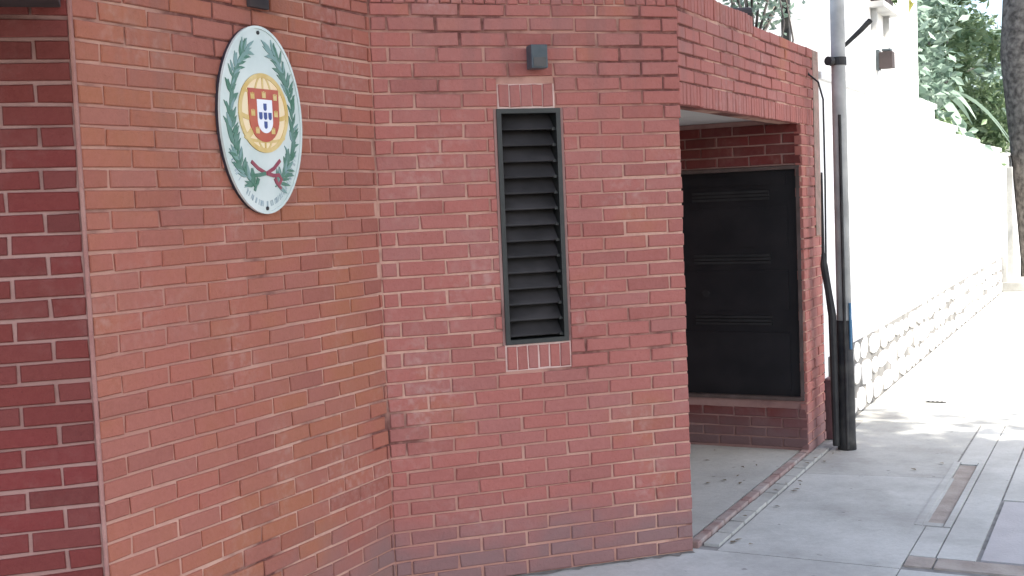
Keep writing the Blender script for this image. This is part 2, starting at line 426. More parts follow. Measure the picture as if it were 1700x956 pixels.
# pier
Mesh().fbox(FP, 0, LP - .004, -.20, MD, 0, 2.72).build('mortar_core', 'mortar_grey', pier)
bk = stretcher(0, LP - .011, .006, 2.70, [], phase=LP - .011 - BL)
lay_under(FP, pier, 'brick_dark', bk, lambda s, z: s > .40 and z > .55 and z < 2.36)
Mesh().tube([(-.0045, .002, 0), (-.0045, .002, 2.72)], .0075, 8).build('corner_joint', 'fillet', pier)

# wall with the plaque
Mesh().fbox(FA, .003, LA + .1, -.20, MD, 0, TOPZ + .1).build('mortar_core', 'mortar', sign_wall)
bk = stretcher(.012, LA - .004, .006, TOPZ, [], phase=.012) + soldiers(.012, LA - .004, TOPZ + .004, TOPZ + .1, 32)
lay_under(FA, sign_wall, 'brick_orange', bk, lambda s, z: z > .68 - .42 * s and z < 2.33 + .14 * s)

# wall with the window
WS0, WS1, WZ0, WZ1 = .533, .823, 1.022, 2.042
Hh = .098
core = [(0 - .1, WS0, 0, TOPZ + .1), (WS1, LB - .004, 0, TOPZ + .1), (WS0, WS1, 0, WZ0), (WS0, WS1, WZ1, TOPZ + .1)]
cm = Mesh()
for a, b, c, d in core: cm.fbox(FB, a, b, -.20, MD, c, d)
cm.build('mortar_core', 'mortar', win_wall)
zl0 = WZ0 - .012 - Hh
holes = [(WS0 - .014, WS1 + .014, WZ0, WZ1 + .006), (WS0 - .005, WS1 + .012, zl0 - .004, WZ0), (WS0 + .005, WS1 - .02, WZ1, WZ1 + .012 + Hh)]
bk = stretcher(.004, LB - .002, .006, TOPZ, holes, phase=.004 - PITCHB * .15) + soldiers(.004, LB - .002, TOPZ + .004, TOPZ + .1, 28)
bk += soldiers(WS0, WS1 + .008, zl0, WZ0 - .008, 6) + soldiers(WS0 + .012, WS1 - .026, WZ1 + .008, WZ1 + .006 + Hh, 5)
print('B bricks', len(bk), lay_under(FB, win_wall, 'brick', bk, lambda s, z: z > .10 - .09 * s))

# porch: lintel fascia, pier, inner walls
YJ = 4.79 - 2.578
cm = Mesh()
cm.fbox(FC, .005, 1.216, -.14, MD, 2.056, TOPZ + .1).fbox(FC, 1.216, LC, -.14, MD, 2.056, 2.522).fbox(FC, YJ + .004, LC, -.018, MD, 0, 2.055).fbox(FC, YJ + .16, LC - .006, -1.2, -.0185, 0, 2.055)
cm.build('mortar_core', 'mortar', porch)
bk = soldiers(.004, LC - .002, 2.052, 2.150, 56)
bk += stretcher(.004, LC - .002, 2.158, TOPZ - .01, [], phase=.004)
bk += soldiers(.004, 1.216, TOPZ + .002, TOPZ + .1, 25) + stretcher(1.225, LC - .002, 2.478, 2.522 + .012, [], phase=.1)
bk += stretcher(YJ + .002, LC - .002, .006, 2.050, [], phase=YJ + .002)
FE = Frame(.989, 2.578 + LC, -1, 0)
lay_under(FC, porch, 'brick', bk, lambda s, z: True)
lay_under(FE, porch, 'brick', stretcher(.01, .9, .006, 2.52, []), lambda s, z: False)
Mesh().fbox(FC, 2.53, LC + .004, -.06, .0045, 1.35, 2.528).build('cement_edge', 'lichen', porch, bevel=.003)
# inner side wall with the door
DX0, DX1, DZ0, DZ1 = .0, 1.418, .335, 1.800
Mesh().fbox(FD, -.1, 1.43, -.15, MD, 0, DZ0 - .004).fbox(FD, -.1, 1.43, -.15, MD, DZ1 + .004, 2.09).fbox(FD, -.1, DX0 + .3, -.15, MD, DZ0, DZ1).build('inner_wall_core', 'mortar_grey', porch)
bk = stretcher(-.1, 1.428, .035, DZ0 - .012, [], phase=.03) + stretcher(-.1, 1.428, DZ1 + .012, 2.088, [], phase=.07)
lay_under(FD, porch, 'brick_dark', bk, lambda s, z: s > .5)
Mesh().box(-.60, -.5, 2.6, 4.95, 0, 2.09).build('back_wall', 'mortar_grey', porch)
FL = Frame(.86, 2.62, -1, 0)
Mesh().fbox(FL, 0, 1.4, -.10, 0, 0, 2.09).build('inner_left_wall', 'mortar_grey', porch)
Mesh().box(-.52, .849, 2.45, 4.86, 2.092, 2.20).build('ceiling', 'plaster_ceiling', porch)
Mesh().prism([(-.2, 0.1), (-.16, 1.62), (.84, 2.62), (.84, 5.22), (-4, 5.22), (-4, -3.2), (-3.3, -3.0), (-.75, -.65)], 2.22, 2.32).build('roof_slab', 'concrete_b', porch)
door = Mesh().fbox(FD, .3, DX1 - .0225, -.06, -.030, DZ0 + .0225, DZ1 - .0225).build('door', 'black', porch)
tm = Mesh()
tm.fbox(FD, .3, DX1, -.07, .004, DZ1 - .022, DZ1).fbox(FD, .3, DX1, -.07, .012, DZ0, DZ0 + .022).fbox(FD, DX1 - .022, DX1, -.07, .004, DZ0 + .0225, DZ1 - .0225)
tm.build('door_frame', 'trim', door)
for z in (.835, 1.225, 1.625):
    for k in range(3): Mesh().fbox(FD, .72, 1.22, -.0295, -.018, z - .030 + k * .022, z - .014 + k * .022).build('louvre_strip', 'black2', door)
for s0, s1 in ((.32, .60), (.61, 1.36)):
    for z0, z1 in ((.40, .76), (.90, 1.15), (1.30, 1.55), (1.69, 1.745)):
        Mesh().fbox(FD, s0 + .03, s1 - .03, -.0295, -.022, z0, z1).build('door_panel', 'black', door)
Mesh().tube([FD.at(.805, -.03, 1.01), FD.at(.805, .01, 1.01), FD.at(.805, .02, 1.01)], [.012, .012, .024], 14).build('door_knob', 'black2', door)
# threshold of bricks laid across the porch mouth and the porch floor
struct(Mesh().box(-.5, .93, 2.70, 4.785, -.03, .022).build('porch_floor', 'concrete_b'))
struct(Mesh().box(.932, 1.082, 2.62, 5.3, -.03, -.004).build('threshold', 'joint'))
th = bpy.data.objects['threshold']
k = 0; y = 2.64
while y < 4.78:
    Mesh().box(.940, .988, y, y + .198, -.02, .026 + rg.uniform(-.002, .002)).build('brick', 'worn', th, bevel=.006)
    Mesh().box(.998, 1.072, y + .05, y + .245, -.02, .012 + rg.uniform(-.002, .002)).build('paving_slab', 'concrete_b', th, bevel=.003)
    y += .208

Mesh().fbox(FB, WS0 - .004, WS1 + .010, MD - .01, MD + .0025, zl0 - .006, WZ0).fbox(FB, WS0 + .008, WS1 - .022, MD - .01, MD + .0025, WZ1, WZ1 + Hh + .008).build('pale_joint', 'pale', win_wall)
# louvred window, part of its wall
win = Mesh().fbox(FB, WS0, WS1, -.17, -.14, WZ0, WZ1).build('louvred_window', 'dark', win_wall)
fr = Mesh(); t = .020
fr.fbox(FB, WS0, WS0 + t, -.135, .004, WZ0, WZ1).fbox(FB, WS1 - t, WS1, -.135, .004, WZ0, WZ1)
fr.fbox(FB, WS0 + t, WS1 - t, -.135, .004, WZ1 - t, WZ1).fbox(FB, WS0 + t, WS1 - t, -.135, .004, WZ0, WZ0 + t)
fr.build('window_frame', 'frame', win)
Mesh().fbox(FB, WS0 - .013, WS0 - .001, -.03, -.002, WZ0, WZ1).fbox(FB, WS1 + .001, WS1 + .013, -.03, -.002, WZ0, WZ1).build('mortar_edge', 'mortar_grey', win)
nsl = 14; zz0, zz1 = WZ0 + t + .006, WZ1 - t - .006; dz = (zz1 - zz0) / nsl
for k in range(nsl):
    zc = zz0 + dz * (k + .5)
    a0, a1 = WS0 + t + .004, WS1 - t - .004
    vs = []
    for a in (a0, a1):
        for d, z in ((-.088, .038), (-.018, -.030), (-.0145, -.0265), (-.0845, .0415)): vs.append(FB.at(a, d, zc + z))
    Mesh().add(vs, [(0, 1, 2, 3), (7, 6, 5, 4), (0, 4, 5, 1), (1, 5, 6, 2), (2, 6, 7, 3), (3, 7, 4, 0)]).build('slat', 'slat', win)
    Mesh().fbox(FB, a1 - .012, a1 + .003, -.05, -.012, zc - .034, zc - .022).build('slat_clip', 'frame', win)
Mesh().fbox(FB, WS0 + .185, WS0 + .191, -.10, -.092, WZ0 + t, WZ1 - t).build('rear_bar', 'frame', win)

# ------------------------------------------------------------------ oval plaque with crest on the sign wall
CY, CZ, HA, HB = .838, 1.970, .228, .336
PL = tag(empty('oval_plaque', (.0, CY, CZ)), 'white oval enamel plaque with laurel wreath, armillary sphere and red shield', 'plaque')
bpy.context.view_layer.update()
def oval(a, b, n=72): return [(a * math.cos(2 * math.pi * i / n), b * math.sin(2 * math.pi * i / n)) for i in range(n)]
def flat(polys, d0, d1, name, m, parent=None):
    """outlines in plaque coordinates (right, up), raised from d0 to d1 off the wall"""
    me = Mesh()
    for poly in polys:
        n = len(poly); k = len(me.v)
        me.v += [(d0, CY + p, CZ + q) for p, q in poly] + [(d1, CY + p, CZ + q) for p, q in poly]
        me.f.append(tuple(k + n + i for i in range(n))); me.f.append(tuple(k + i for i in range(n))[::-1])
        for i in range(n): me.f.append((k + i, k + (i + 1) % n, k + n + (i + 1) % n, k + n + i))
    return me.build(name, m, parent or PL)
def ringpoly(a, b, wd, n=72):
    return [[(A * math.cos(t0), B * math.sin(t0)) for A, B, t0 in ((a, b, x0), (a, b, x1), (a - wd, b - wd, x1), (a - wd, b - wd, x0))]
            for x0, x1 in ((2 * math.pi * i / n, 2 * math.pi * (i + 1) / n) for i in range(n))]
def ring(a, b, wd, d0, d1, name, m, parent=None, cx=0, cz=0, n=72):
    me = Mesh()
    for i in range(n):
        t = 2 * math.pi * i / n
        for A, B, d in ((a, b, d0), (a, b, d1), (a - wd, b - wd, d1), (a - wd, b - wd, d0)):
            me.v.append((d, CY + cx + A * math.cos(t), CZ + cz + B * math.sin(t)))
    for i in range(n):
        j = (i + 1) % n
        for k in range(4): me.f.append((i * 4 + k, i * 4 + (k + 1) % 4, j * 4 + (k + 1) % 4, j * 4 + k))
    return me.build(name, m, parent or PL)
D = .021
flat([oval(HA - .002, HB - .002)], .001, D - .004, 'backing', 'rimdark')
flat([oval(HA - .006, HB - .006)], D - .004, D, 'face', 'enamel')
ring(HA, HB, .010, D - .006, D + .004, 'rim', 'enamel')
SCX, SCZ, SR = .008, .026, .138
sph = flat([[(SCX + p, SCZ + q) for p, q in oval(SR, SR * 1.03)]], D, D + .0020, 'armillary_sphere', 'cream')
e1, e2, e3 = D + .002, D + .0035, D + .0045
ring(SR, SR * 1.03, .016, D, e3, 'outer_ring', 'gold', sph, SCX, SCZ)
ring(SR * .42, SR, .008, D, e2, 'meridian_ring', 'gold', sph, SCX, SCZ, 48)
def band(pts, wd, d1, name, m, parent):
    P = [Vector(p) for p in pts]; polys = []
    L, Rr = [], []
    for i, p in enumerate(P):
        d = (P[min(i + 1, len(P) - 1)] - P[max(i - 1, 0)]).normalized(); nn = Vector((-d.y, d.x))
        ww = wd[i] if isinstance(wd, list) else wd
        L.append(tuple(p + nn * ww / 2)); Rr.append(tuple(p - nn * ww / 2))
    me = Mesh()
    for i in range(len(P)):
        for q in (L[i], Rr[i]):
            me.v += [(D - .0005, CY + q[0], CZ + q[1]), (d1, CY + q[0], CZ + q[1])]
    for i in range(len(P) - 1):
        a, b = i * 4, i * 4 + 4
        me.f += [(a + 1, a + 3, b + 3, b + 1), (a, b, b + 2, a + 2), (a, a + 1, b + 1, b), (a + 2, b + 2, b + 3, a + 3)]
    n = len(P) * 4
    me.f += [(0, 2, 3, 1), (n - 4, n - 3, n - 1, n - 2)]
    return me.build(name, m, parent)
def arc(cx, cz, a, b, t0, t1, n=18): return [(cx + a * math.cos(t0 + (t1 - t0) * i / n), cz + b * math.sin(t0 + (t1 - t0) * i / n)) for i in range(n + 1)]
band(arc(SCX, SCZ, SR * .96, SR * .18, math.pi, 2 * math.pi), .016, e2 + .0003, 'equator_band', 'gold', sph)
band([(SCX - .10, SCZ - .09), (SCX, SCZ - .005), (SCX + .10, SCZ + .09)], .022, e2 + .0006, 'ecliptic_band', 'gold', sph)
band([(SCX, SCZ + SR), (SCX, SCZ - SR)], .007, e2 + .0009, 'axis', 'gold', sph)
for zz in (.085, -.085): band(arc(SCX, SCZ + zz, SR * .80, SR * .12, math.pi, 2 * math.pi), .010, e2 + .0002, 'parallel_band', 'gold', sph)
def shield(cx, top, wd, h, n=14):
    r = wd / 2; pts = [(cx - r, top), (cx + r, top)]
    yb = top - h + r * 1.05
    pts += [(cx + r * math.cos(t), yb + r * 1.05 * math.sin(t)) for t in [-math.pi * i / n for i in range(n + 1)]]
    return pts
sh = flat([shield(SCX, SCZ + .086, .168, .190)], D, e3 + .001, 'red_shield', 'redenamel')
ws = flat([shield(SCX + .002, SCZ + .048, .084, .120)], D, e3 + .0025, 'white_shield', 'whiteenamel', sh)
for dx, dz_ in ((0, .022), (0, -.010), (0, -.042), (-.026, -.010), (.026, -.010)):
    flat([shield(SCX + .002 + dx, SCZ + .012 + dz_, .017, .026, 8)], D, e3 + .004, 'blue_shield', 'blueenamel', sh)
for dx, dz_ in ((-.063, .060), (0, .066), (.063, .060), (-.064, .0), (.064, .0), (-.044, -.062), (.044, -.062)):
    c = [(-.010, -.012), (.010, -.012), (.010, .010), (.006, .010), (.006, .005), (.002, .005), (.002, .012), (-.002, .012), (-.002, .005), (-.006, .005), (-.006, .010), (-.010, .010)]
    flat([[(SCX + dx + p, SCZ + dz_ + q) for p, q in c]], D, e3 + .0025, 'castle', 'gold', sh)
rl = random.Random(5)
for side in (-1, 1):
    def stem(t):  # from the bow up along the rim
        th = -math.pi / 2 + side * (.30 + t * 2.42)
        return Vector((.180 * math.cos(th) * (1.0 - .06 * t), .262 * math.sin(th) + .012))
    br = band([stem(i / 20) for i in range(21)], .005, D + .002, 'laurel_branch', 'greenenamel', PL)
    for i in range(31):
        t = .03 + .97 * i / 30
        p = stem(t); d = (stem(min(t + .03, 1.03)) - stem(t - .03)).normalized()
        for sd_ in ((-1, 1, rl.choice((-.4, .4))) if i < 30 else (0,)):
            ang = math.atan2(d.y, d.x) + sd_ * rl.uniform(.5, 1.15)
            L = rl.uniform(.044, .066); W = L * rl.uniform(.20, .29)
            o = Vector((math.cos(ang), math.sin(ang))); q = Vector((-o.y, o.x))
            sh_ = [p, p + o * L * .3 + q * W * .5, p + o * L * .62 + q * W * .42, p + o * L, p + o * L * .62 - q * W * .42, p + o * L * .3 - q * W * .5]
            sh_ = [v for v in sh_]
            if any((v.x / (HA - .014)) ** 2 + (v.y / (HB - .014)) ** 2 > 1 for v in sh_): continue
            if any(((v.x - SCX) / (SR + .006)) ** 2 + ((v.y - SCZ) / (SR * 1.03 + .006)) ** 2 < 1 for v in sh_): continue
            flat([[tuple(v) for v in sh_]], D, D + .0025 + rl.uniform(0, .001), 'leaf', 'greenpale' if rl.random() < (.25 + .5 * (t > .75)) else 'greenenamel', br)
rb = band([(-.075, -.148), (-.04, -.172), (0.005, -.190), (.05, -.172), (.088, -.142)], .013, D + .003, 'ribbon', 'maroon', PL)
band([(.008, -.190), (.045, -.198), (.075, -.196), (.088, -.212), (.072, -.232), (.060, -.222), (.052, -.208)], .014, D + .0042, 'ribbon_loop', 'maroon', rb)
band([(.0, -.190), (-.035, -.196), (-.068, -.198), (-.080, -.216), (-.060, -.236), (-.050, -.224), (-.042, -.208)], .014, D + .0042, 'ribbon_loop', 'greenenamel', rb)
band([(.060, -.225), (.085, -.246)], .010, D + .0036, 'ribbon_tail', 'maroon', rb); band([(-.055, -.230), (-.065, -.252)], .010, D + .0036, 'ribbon_tail', 'greenenamel', rb)
# worn lettering round the lower rim: strokes too faded to read
let = Mesh()
for i in range(34):
    th = math.pi * 1.13 + i * (math.pi * .74 / 33)
    c = Vector((.194 * math.cos(th), .300 * math.sin(th))); o = Vector((math.cos(th), math.sin(th))); q = Vector((-o.y, o.x))
    if rl.random() < .12: continue
    for dx in rl.sample((-.005, 0, .005), rl.choice((1, 2, 2))):
        a = c + q * dx - o * .010; b = c + q * (dx + rl.uniform(-.003, .003)) + o * .010
        wv = (b - a).normalized(); nv = Vector((-wv.y, wv.x)) * .0014
        k = len(let.v)
        for v in (a - nv, a + nv, b + nv, b - nv): let.v += [(D - .0005, CY + v.x, CZ + v.y), (D + .0009, CY + v.x, CZ + v.y)]
        let.f += [(k + 1, k + 3, k + 5, k + 7), (k, k + 2, k + 3, k + 1), (k + 2, k + 4, k + 5, k + 3), (k + 4, k + 6, k + 7, k + 5), (k + 6, k, k + 1, k + 7)]
lo = let.build('lettering', 'ink', PL); lo['kind'] = 'stuff'
for q in (.312, -.316): Mesh().tube([(D, CY, CZ + q), (D + .004, CY, CZ + q), (D + .006, CY, CZ + q)], [.007, .007, .004], 12).build('screw', 'screw', PL)

# ------------------------------------------------------------------ fittings on the walls
lamp = tag(empty('wall_lamp', (0, .862, 2.42)), 'dark wall lamp fixed over the oval plaque', 'lamp'); bpy.context.view_layer.update()
Mesh().box(.001, .02, .81, .915, 2.372, 2.50).build('back_plate', 'canopy', lamp, bevel=.003)
Mesh().tube([(.02, .862, 2.46), (.09, .862, 2.47), (.13, .862, 2.455)], .012, 10).build('arm', 'canopy', lamp)
Mesh().tube([(.115, .862, 2.48), (.115, .862, 2.455), (.11, .862, 2.40)], [.02, .05, .065], 16, False).build('shade', 'canopy', lamp)
can = tag(empty('canopy', (-.3, -.3, 2.27)), 'dark overhanging canopy on top of the dark red pier', 'canopy'); bpy.context.view_layer.update()
Mesh().fbox(FP, -.6, .775, .004, .62, 2.268, 2.34).build('soffit', 'canopy', can, bevel=.004)
Mesh().fbox(FP, -.6, .775, .624, .65, 2.25, 2.36).build('fascia_board', 'canopy', can, bevel=.004)
for s in (.1, .6): Mesh().fbox(FP, s, s + .03, .004, .30, 2.342, 2.37).build('bracket', 'canopy', can, bevel=.003)

bxl = tag(empty('box_lamp', FB.at(.71, .0, 2.25)), 'small grey box lamp on the brick above the louvred window', 'lamp'); bpy.context.view_layer.update()
Mesh().fbox(FB, .673, .747, .016, .085, 2.205, 2.305).build('housing', 'lamp', bxl, bevel=.005)
Mesh().fbox(FB, .685, .735, .001, .0155, 2.22, 2.29).build('back_plate', 'frame', bxl)
Mesh().fbox(FB, .682, .738, .0855, .088, 2.212, 2.25).build('lens', 'slat', bxl)

spot = tag(empty('spotlight', (.80, 3.95, 2.5)), 'dark spotlight standing in the notch of the porch parapet', 'spotlight'); bpy.context.view_layer.update()
Mesh().box(.87, .93, 3.80, 3.86, 2.525, 2.545).build('foot', 'canopy', spot)
Mesh().tube([(.90, 3.83, 2.545), (.90, 3.83, 2.60)], .010, 8).build('stem', 'canopy', spot)
Mesh().tube([(.86, 3.80, 2.615), (.92, 3.85, 2.605), (.945, 3.87, 2.60)], [.028, .040, .046], 14).build('head', 'canopy', spot)

stub = Mesh().box(.82, 1.03, 5.275, 5.40, 0, .40).build('stub_wall', 'maroon_paint', None, bevel=.008)
tag(stub, 'low dark maroon stub wall between the porch pier and the white wall', 'low wall')
# ------------------------------------------------------------------ pole with cables
PX, PY = 1.175, 5.01
pole = tag(empty('utility_pole', (PX, PY, 0)), 'slim grey metal utility pole with blackened foot beside the porch', 'pole'); bpy.context.view_layer.update()
Mesh().tube([(PX, PY, .80), (PX, PY, 3.0), (PX, PY, 7.5)], [.046, .043, .036], 20).build('shaft', 'steel', pole, True)
Mesh().tube([(PX, PY, -.02), (PX, PY, .06), (PX + .002, PY, .45), (PX, PY, .82)], [.060, .056, .053, .0485], 20).build('painted_foot', 'poleblack', pole, True)
Mesh().tube([(PX, PY, 2.405), (PX, PY, 2.455)], .050, 20).build('band', 'poleblack', pole)
Mesh().tube([(PX - .03, PY - .05, 2.43), (PX - .045, PY - .085, 2.43)], .028, 12).build('insulator', 'poleblack', pole)
arm0 = Vector((PX + .03, PY + .02, 2.52))
Mesh().tube([arm0, arm0 + Vector((.10, .055, .10)), arm0 + Vector((.15, .08, .155))], [.012, .016, .018], 10).build('side_arm', 'poleblack', pole)
Mesh().tube([(PX + .044, PY - .03, .64), (PX + .044, PY - .03, .93)], .009, 10).build('blue_pipe', 'blue', pole)
Mesh().tube([(PX + .015, PY - .052, .01), (PX + .012, PY - .050, .8), (PX + .01, PY - .048, 1.6), (PX + .01, PY - .046, 2.1)], .010, 8).build('conduit', 'poleblack', pole)
cb = Mesh().tube([(.92, 5.05, 2.46), (1.0, 4.99, 2.36), (1.06, 4.96, 2.31), (1.09, 4.95, 2.2), (1.09, 4.95, 1.7), (1.085, 4.945, 1.2), (1.10, 4.95, .95), (1.125, 4.96, .70), (1.13, 4.965, .02)], .006, 8).build('cable', 'cable')
tag(cb, 'thin black cable dropping from the porch parapet beside the pole', 'cable')
cb2 = Mesh().tube([(1.075, 4.93, 1.75), (1.072, 4.93, 1.25), (1.075, 4.93, 1.17), (1.095, 4.94, 1.02), (1.115, 4.95, .85), (1.12, 4.955, .03)], [.006, .010, .024, .022, .026, .022], 10).build('cable_bundle', 'cable')
tag(cb2, 'thick taped black cable bundle running down to the foot of the pole', 'cable')

# ------------------------------------------------------------------ white house and garden wall beyond
def quadbox(x0, x1, y0, y1, z0, z1): return Mesh().box(x0, x1, y0, y1, z0, z1)
house = tag(empty('white_house', (1, 8, 0)), 'sunlit white plastered house beyond the pole, small window high up', 'house'); bpy.context.view_layer.update()
hm = Mesh().box(-4.5, .985, 6.9, 7.08, 0, 6.6).box(-4.5, .985, 7.70, 9.36, 0, 6.6).box(-4.5, .985, 7.08, 7.70, 0, 3.08).box(-4.5, .985, 7.08, 7.70, 4.3, 6.6).box(-4.5, .80, 7.08, 7.70, 3.08, 4.3)
hm.build('wall', 'white', house)
Mesh().box(-4.7, 1.15, 6.75, 9.5, 6.6, 6.75).build('roof', 'tan', house, bevel=.01)
wn = Mesh().box(.802, .83, 7.1, 7.68, 3.10, 4.28).build('window', 'dark', house)
for y in (7.10, 7.37, 7.65): Mesh().box(.832, .87, y, y + .035, 3.10, 4.28).build('window_bar', 'frame', wn)
Mesh().box(.802, 1.10, 7.02, 7.76, 3.03, 3.075).build('window_sill', 'steel', wn, bevel=.004)
for y in (7.10, 7.62): Mesh().box(.987, 1.03, y, y + .035, 2.80, 3.028).build('sill_bracket', 'steel', wn)
bl = tag(empty('wall_lantern', (1.03, 7.3, 2.6)), 'small dark square lantern on the white house wall', 'lantern'); bpy.context.view_layer.update()
Mesh().box(.987, 1.01, 7.26, 7.36, 2.57, 2.73).build('back_plate', 'lamp', bl)
Mesh().box(1.012, 1.115, 7.25, 7.37, 2.58, 2.71).build('housing', 'canopy', bl, bevel=.006)
Mesh().box(1.03, 1.10, 7.262, 7.358, 2.715, 2.735).build('cap', 'lamp', bl, bevel=.004)
pb = tag(empty('planter', (1.0, 7.4, 3.08)), 'window box of green plants on the high sill of the white house', 'planter'); bpy.context.view_layer.update()
Mesh().box(.90, 1.06, 7.12, 7.66, 3.079, 3.16).build('trough', 'canopy', pb, bevel=.004)

gw = tag(empty('garden_wall', (1, 15, 0)), 'stepped white garden wall with whitewashed rubble stone base', 'garden wall'); bpy.context.view_layer.update()
steps = [(5.30, 6.9, 2.36), (9.36, 10.4, 2.42), (10.4, 12.0, 2.26), (12.0, 14.2, 2.17), (14.2, 17.0, 2.12), (18.2, 22.5, 2.08), (22.5, 30.0, 2.0), (30, 60, 2.0)]
for y0, y1, h in steps:
    Mesh().box(.72, .98, y0 + .001, y1 - .001, 0, h).build('wall', 'white', gw)
    Mesh().box(.70, 1.005, y0 + .002, y1 - .002, h + .001, h + .05).build('coping', 'white', gw, bevel=.006)
dado = Mesh().box(.981, .997, 5.40, 17.0, 0, .53).build('stone_base', 'stone_joint', gw)
# uneven stones: jittered rows of polygons
rs = random.Random(21)
rows = [0.005, .19, .36, .53]
cols = []
for r_ in range(3):
    y = 5.42 + rs.uniform(0, .15); xs = [y]
    while y < 16.6:
        y += rs.uniform(.20, .46); xs.append(y)
    cols.append(xs)
for r_ in range(3):
    xs = cols[r_]
    for a, b in zip(xs, xs[1:]):
        z0, z1 = rows[r_] + (rs.uniform(-.03, .03) if r_ else 0), rows[r_ + 1] + rs.uniform(-.035, .03)
        n = 10; poly = []
        cy_, cz_ = (a + b) / 2, (z0 + z1) / 2; hw, hh = (b - a) / 2 - .010, (z1 - z0) / 2 - .006
        sk = rs.uniform(-.35, .35)
        for i in range(n):
            t = 2 * math.pi * (i + rs.uniform(-.3, .3)) / n
            ex = 3.2; c, sn = math.cos(t), math.sin(t)
            k = (abs(c) ** ex + abs(sn) ** ex) ** (-1 / ex) * rs.uniform(.85, 1.02)
            poly.append((cy_ + hw * k * c + sk * hh * k * sn, max(.004, cz_ + hh * k * sn)))
        dp = rs.uniform(.006, .018)
        me = Mesh(); nn = len(poly)
        me.v = [(.996, p, q) for p, q in poly] + [(.997 + dp * .7, p, q) for p, q in poly] + [(.997 + dp, cy_ + (p - cy_) * .90, cz_ + (q - cz_) * .90) for p, q in poly]
        me.f = [tuple(2 * nn + i for i in range(nn))]
        for l in (0, 1):
            for i in range(nn): me.f.append((l * nn + i, l * nn + (i + 1) % nn, (l + 1) * nn + (i + 1) % nn, (l + 1) * nn + i))
        me.build('stone', 'stone', gw)
# gate with step in the garden wall
gt = tag(empty('garden_gate', (.95, 17.6, 0)), 'pale grey metal gate and step set in the white garden wall', 'gate'); bpy.context.view_layer.update()
for y in (17.02, 18.10): Mesh().box(.74, 1.06, y, y + .09, 0, 1.9).build('gate_post', 'concrete', gt, bevel=.008)
for k in range(9): Mesh().box(.86, .885, 17.14 + k * .105, 17.17 + k * .105, .16, 1.75).build('gate_bar', 'steel', gt)
for z in (.25, 1.65): Mesh().box(.84, .858, 17.12, 18.09, z, z + .04).build('rail', 'steel', gt)
Mesh().box(.75, 1.45, 17.0, 18.2, .002, .14).build('step', 'concrete_b', gt, bevel=.01)

# ------------------------------------------------------------------ vegetation
def leaves(me, centers, n, spread, size, rng, droop=.3, flat_=1.0):
    for _ in range(n):
        c = rng.choice(centers)
        p = Vector(c) + Vector((rng.gauss(0, spread), rng.gauss(0, spread), rng.gauss(0, spread * flat_)))
        L = size * rng.uniform(.7, 1.3); W = L * rng.uniform(.38, .55)
        d = Vector((rng.gauss(0, 1), rng.gauss(0, 1), rng.gauss(-droop, .6))).normalized()
        s = d.cross(Vector((rng.gauss(0, 1), rng.gauss(0, 1), rng.gauss(0, 1)))).normalized(); nn = d.cross(s)
        k = len(me.v)
        me.v += [tuple(p), tuple(p + d * L * .5 + s * W * .5 + nn * L * .06), tuple(p + d * L), tuple(p + d * L * .5 - s * W * .5 + nn * L * .06)]
        me.f += [(k, k + 1, k + 2, k + 3)]
def raw(me, name, m, parent):
    d = bpy.data.meshes.new(name); d.from_pydata(me.v, [], me.f); d.update(); return link(name, d, m, parent)

def tree(name, label, base, trunk_pts, rads, limb_ends, crown, leafmat, bark, rng, size, nleaf, spread, group=None):
    t = tag(empty(name, base), label, 'tree', group); bpy.context.view_layer.update()
    tr = Mesh().tube(trunk_pts, rads, 14)
    tk = tr.build('trunk', bark, t, True)
    for e in limb_ends:
        a = Vector(trunk_pts[-1]) if rng.random() < .6 else Vector(trunk_pts[-2])
        e = Vector(e); mid = a.lerp(e, .5) + Vector((rng.uniform(-.2, .2), rng.uniform(-.2, .2), .25))
        r0 = rads[-1] * .55
        Mesh().tube([a, mid, e], [r0, r0 * .6, r0 * .2], 7).build('limb', bark, tk, True)
    cm = Mesh(); leaves(cm, crown, nleaf, spread, size, rng)
    cr = raw(cm, 'crown', leafmat, t)
    return t

def ellipsoid(c, r, n, rng, shell=.0):
    out = []
    while len(out) < n:
        v = Vector((rng.uniform(-1, 1), rng.uniform(-1, 1), rng.uniform(-1, 1)))
        if shell <= v.length <= 1: out.append((c[0] + v.x * r[0], c[1] + v.y * r[1], c[2] + v.z * r[2]))
    return out
rt_ = random.Random(31)
# unseen street tree, added so its crown shades this stretch of pavement and wall
cc = ellipsoid((5.5, .3, 7.8), (3.7, 4.3, 2.3), 260, rt_)
tree('street_tree', 'added unseen street tree by the kerb, shading the brick walls', (4.05, .2, 0),
     [(4.05, .2, -.02), (4.05, .2, .4), (4.2, .22, 2.2), (4.6, .25, 4.0), (5.1, .3, 5.8)], [.36, .29, .25, .22, .17],
     ellipsoid((5.5, .3, 7.4), (3.0, 3.6, 1.6), 14, rt_), cc, 'leaf', 'bark', rt_, .25, 45000, .50)
# leaning trunk of the street tree down the road
cc = ellipsoid((2.4, 19.5, 8.2), (3.2, 4.0, 2.2), 120, rt_)
tree('street_tree', 'thick grey brown trunk of a street tree before the garden wall', (1.62, 18.7, 0),
     [(1.60, 18.75, -.02), (1.55, 18.75, .4), (1.42, 18.7, 2.0), (1.26, 18.65, 3.7), (1.3, 18.7, 5.5), (1.9, 19.0, 7.0)], [.50, .44, .42, .41, .36, .22],
     ellipsoid((2.4, 19.5, 7.8), (2.4, 3.0, 1.5), 10, rt_), cc, 'leafpale', 'bark', rt_, .22, 9000, .45)
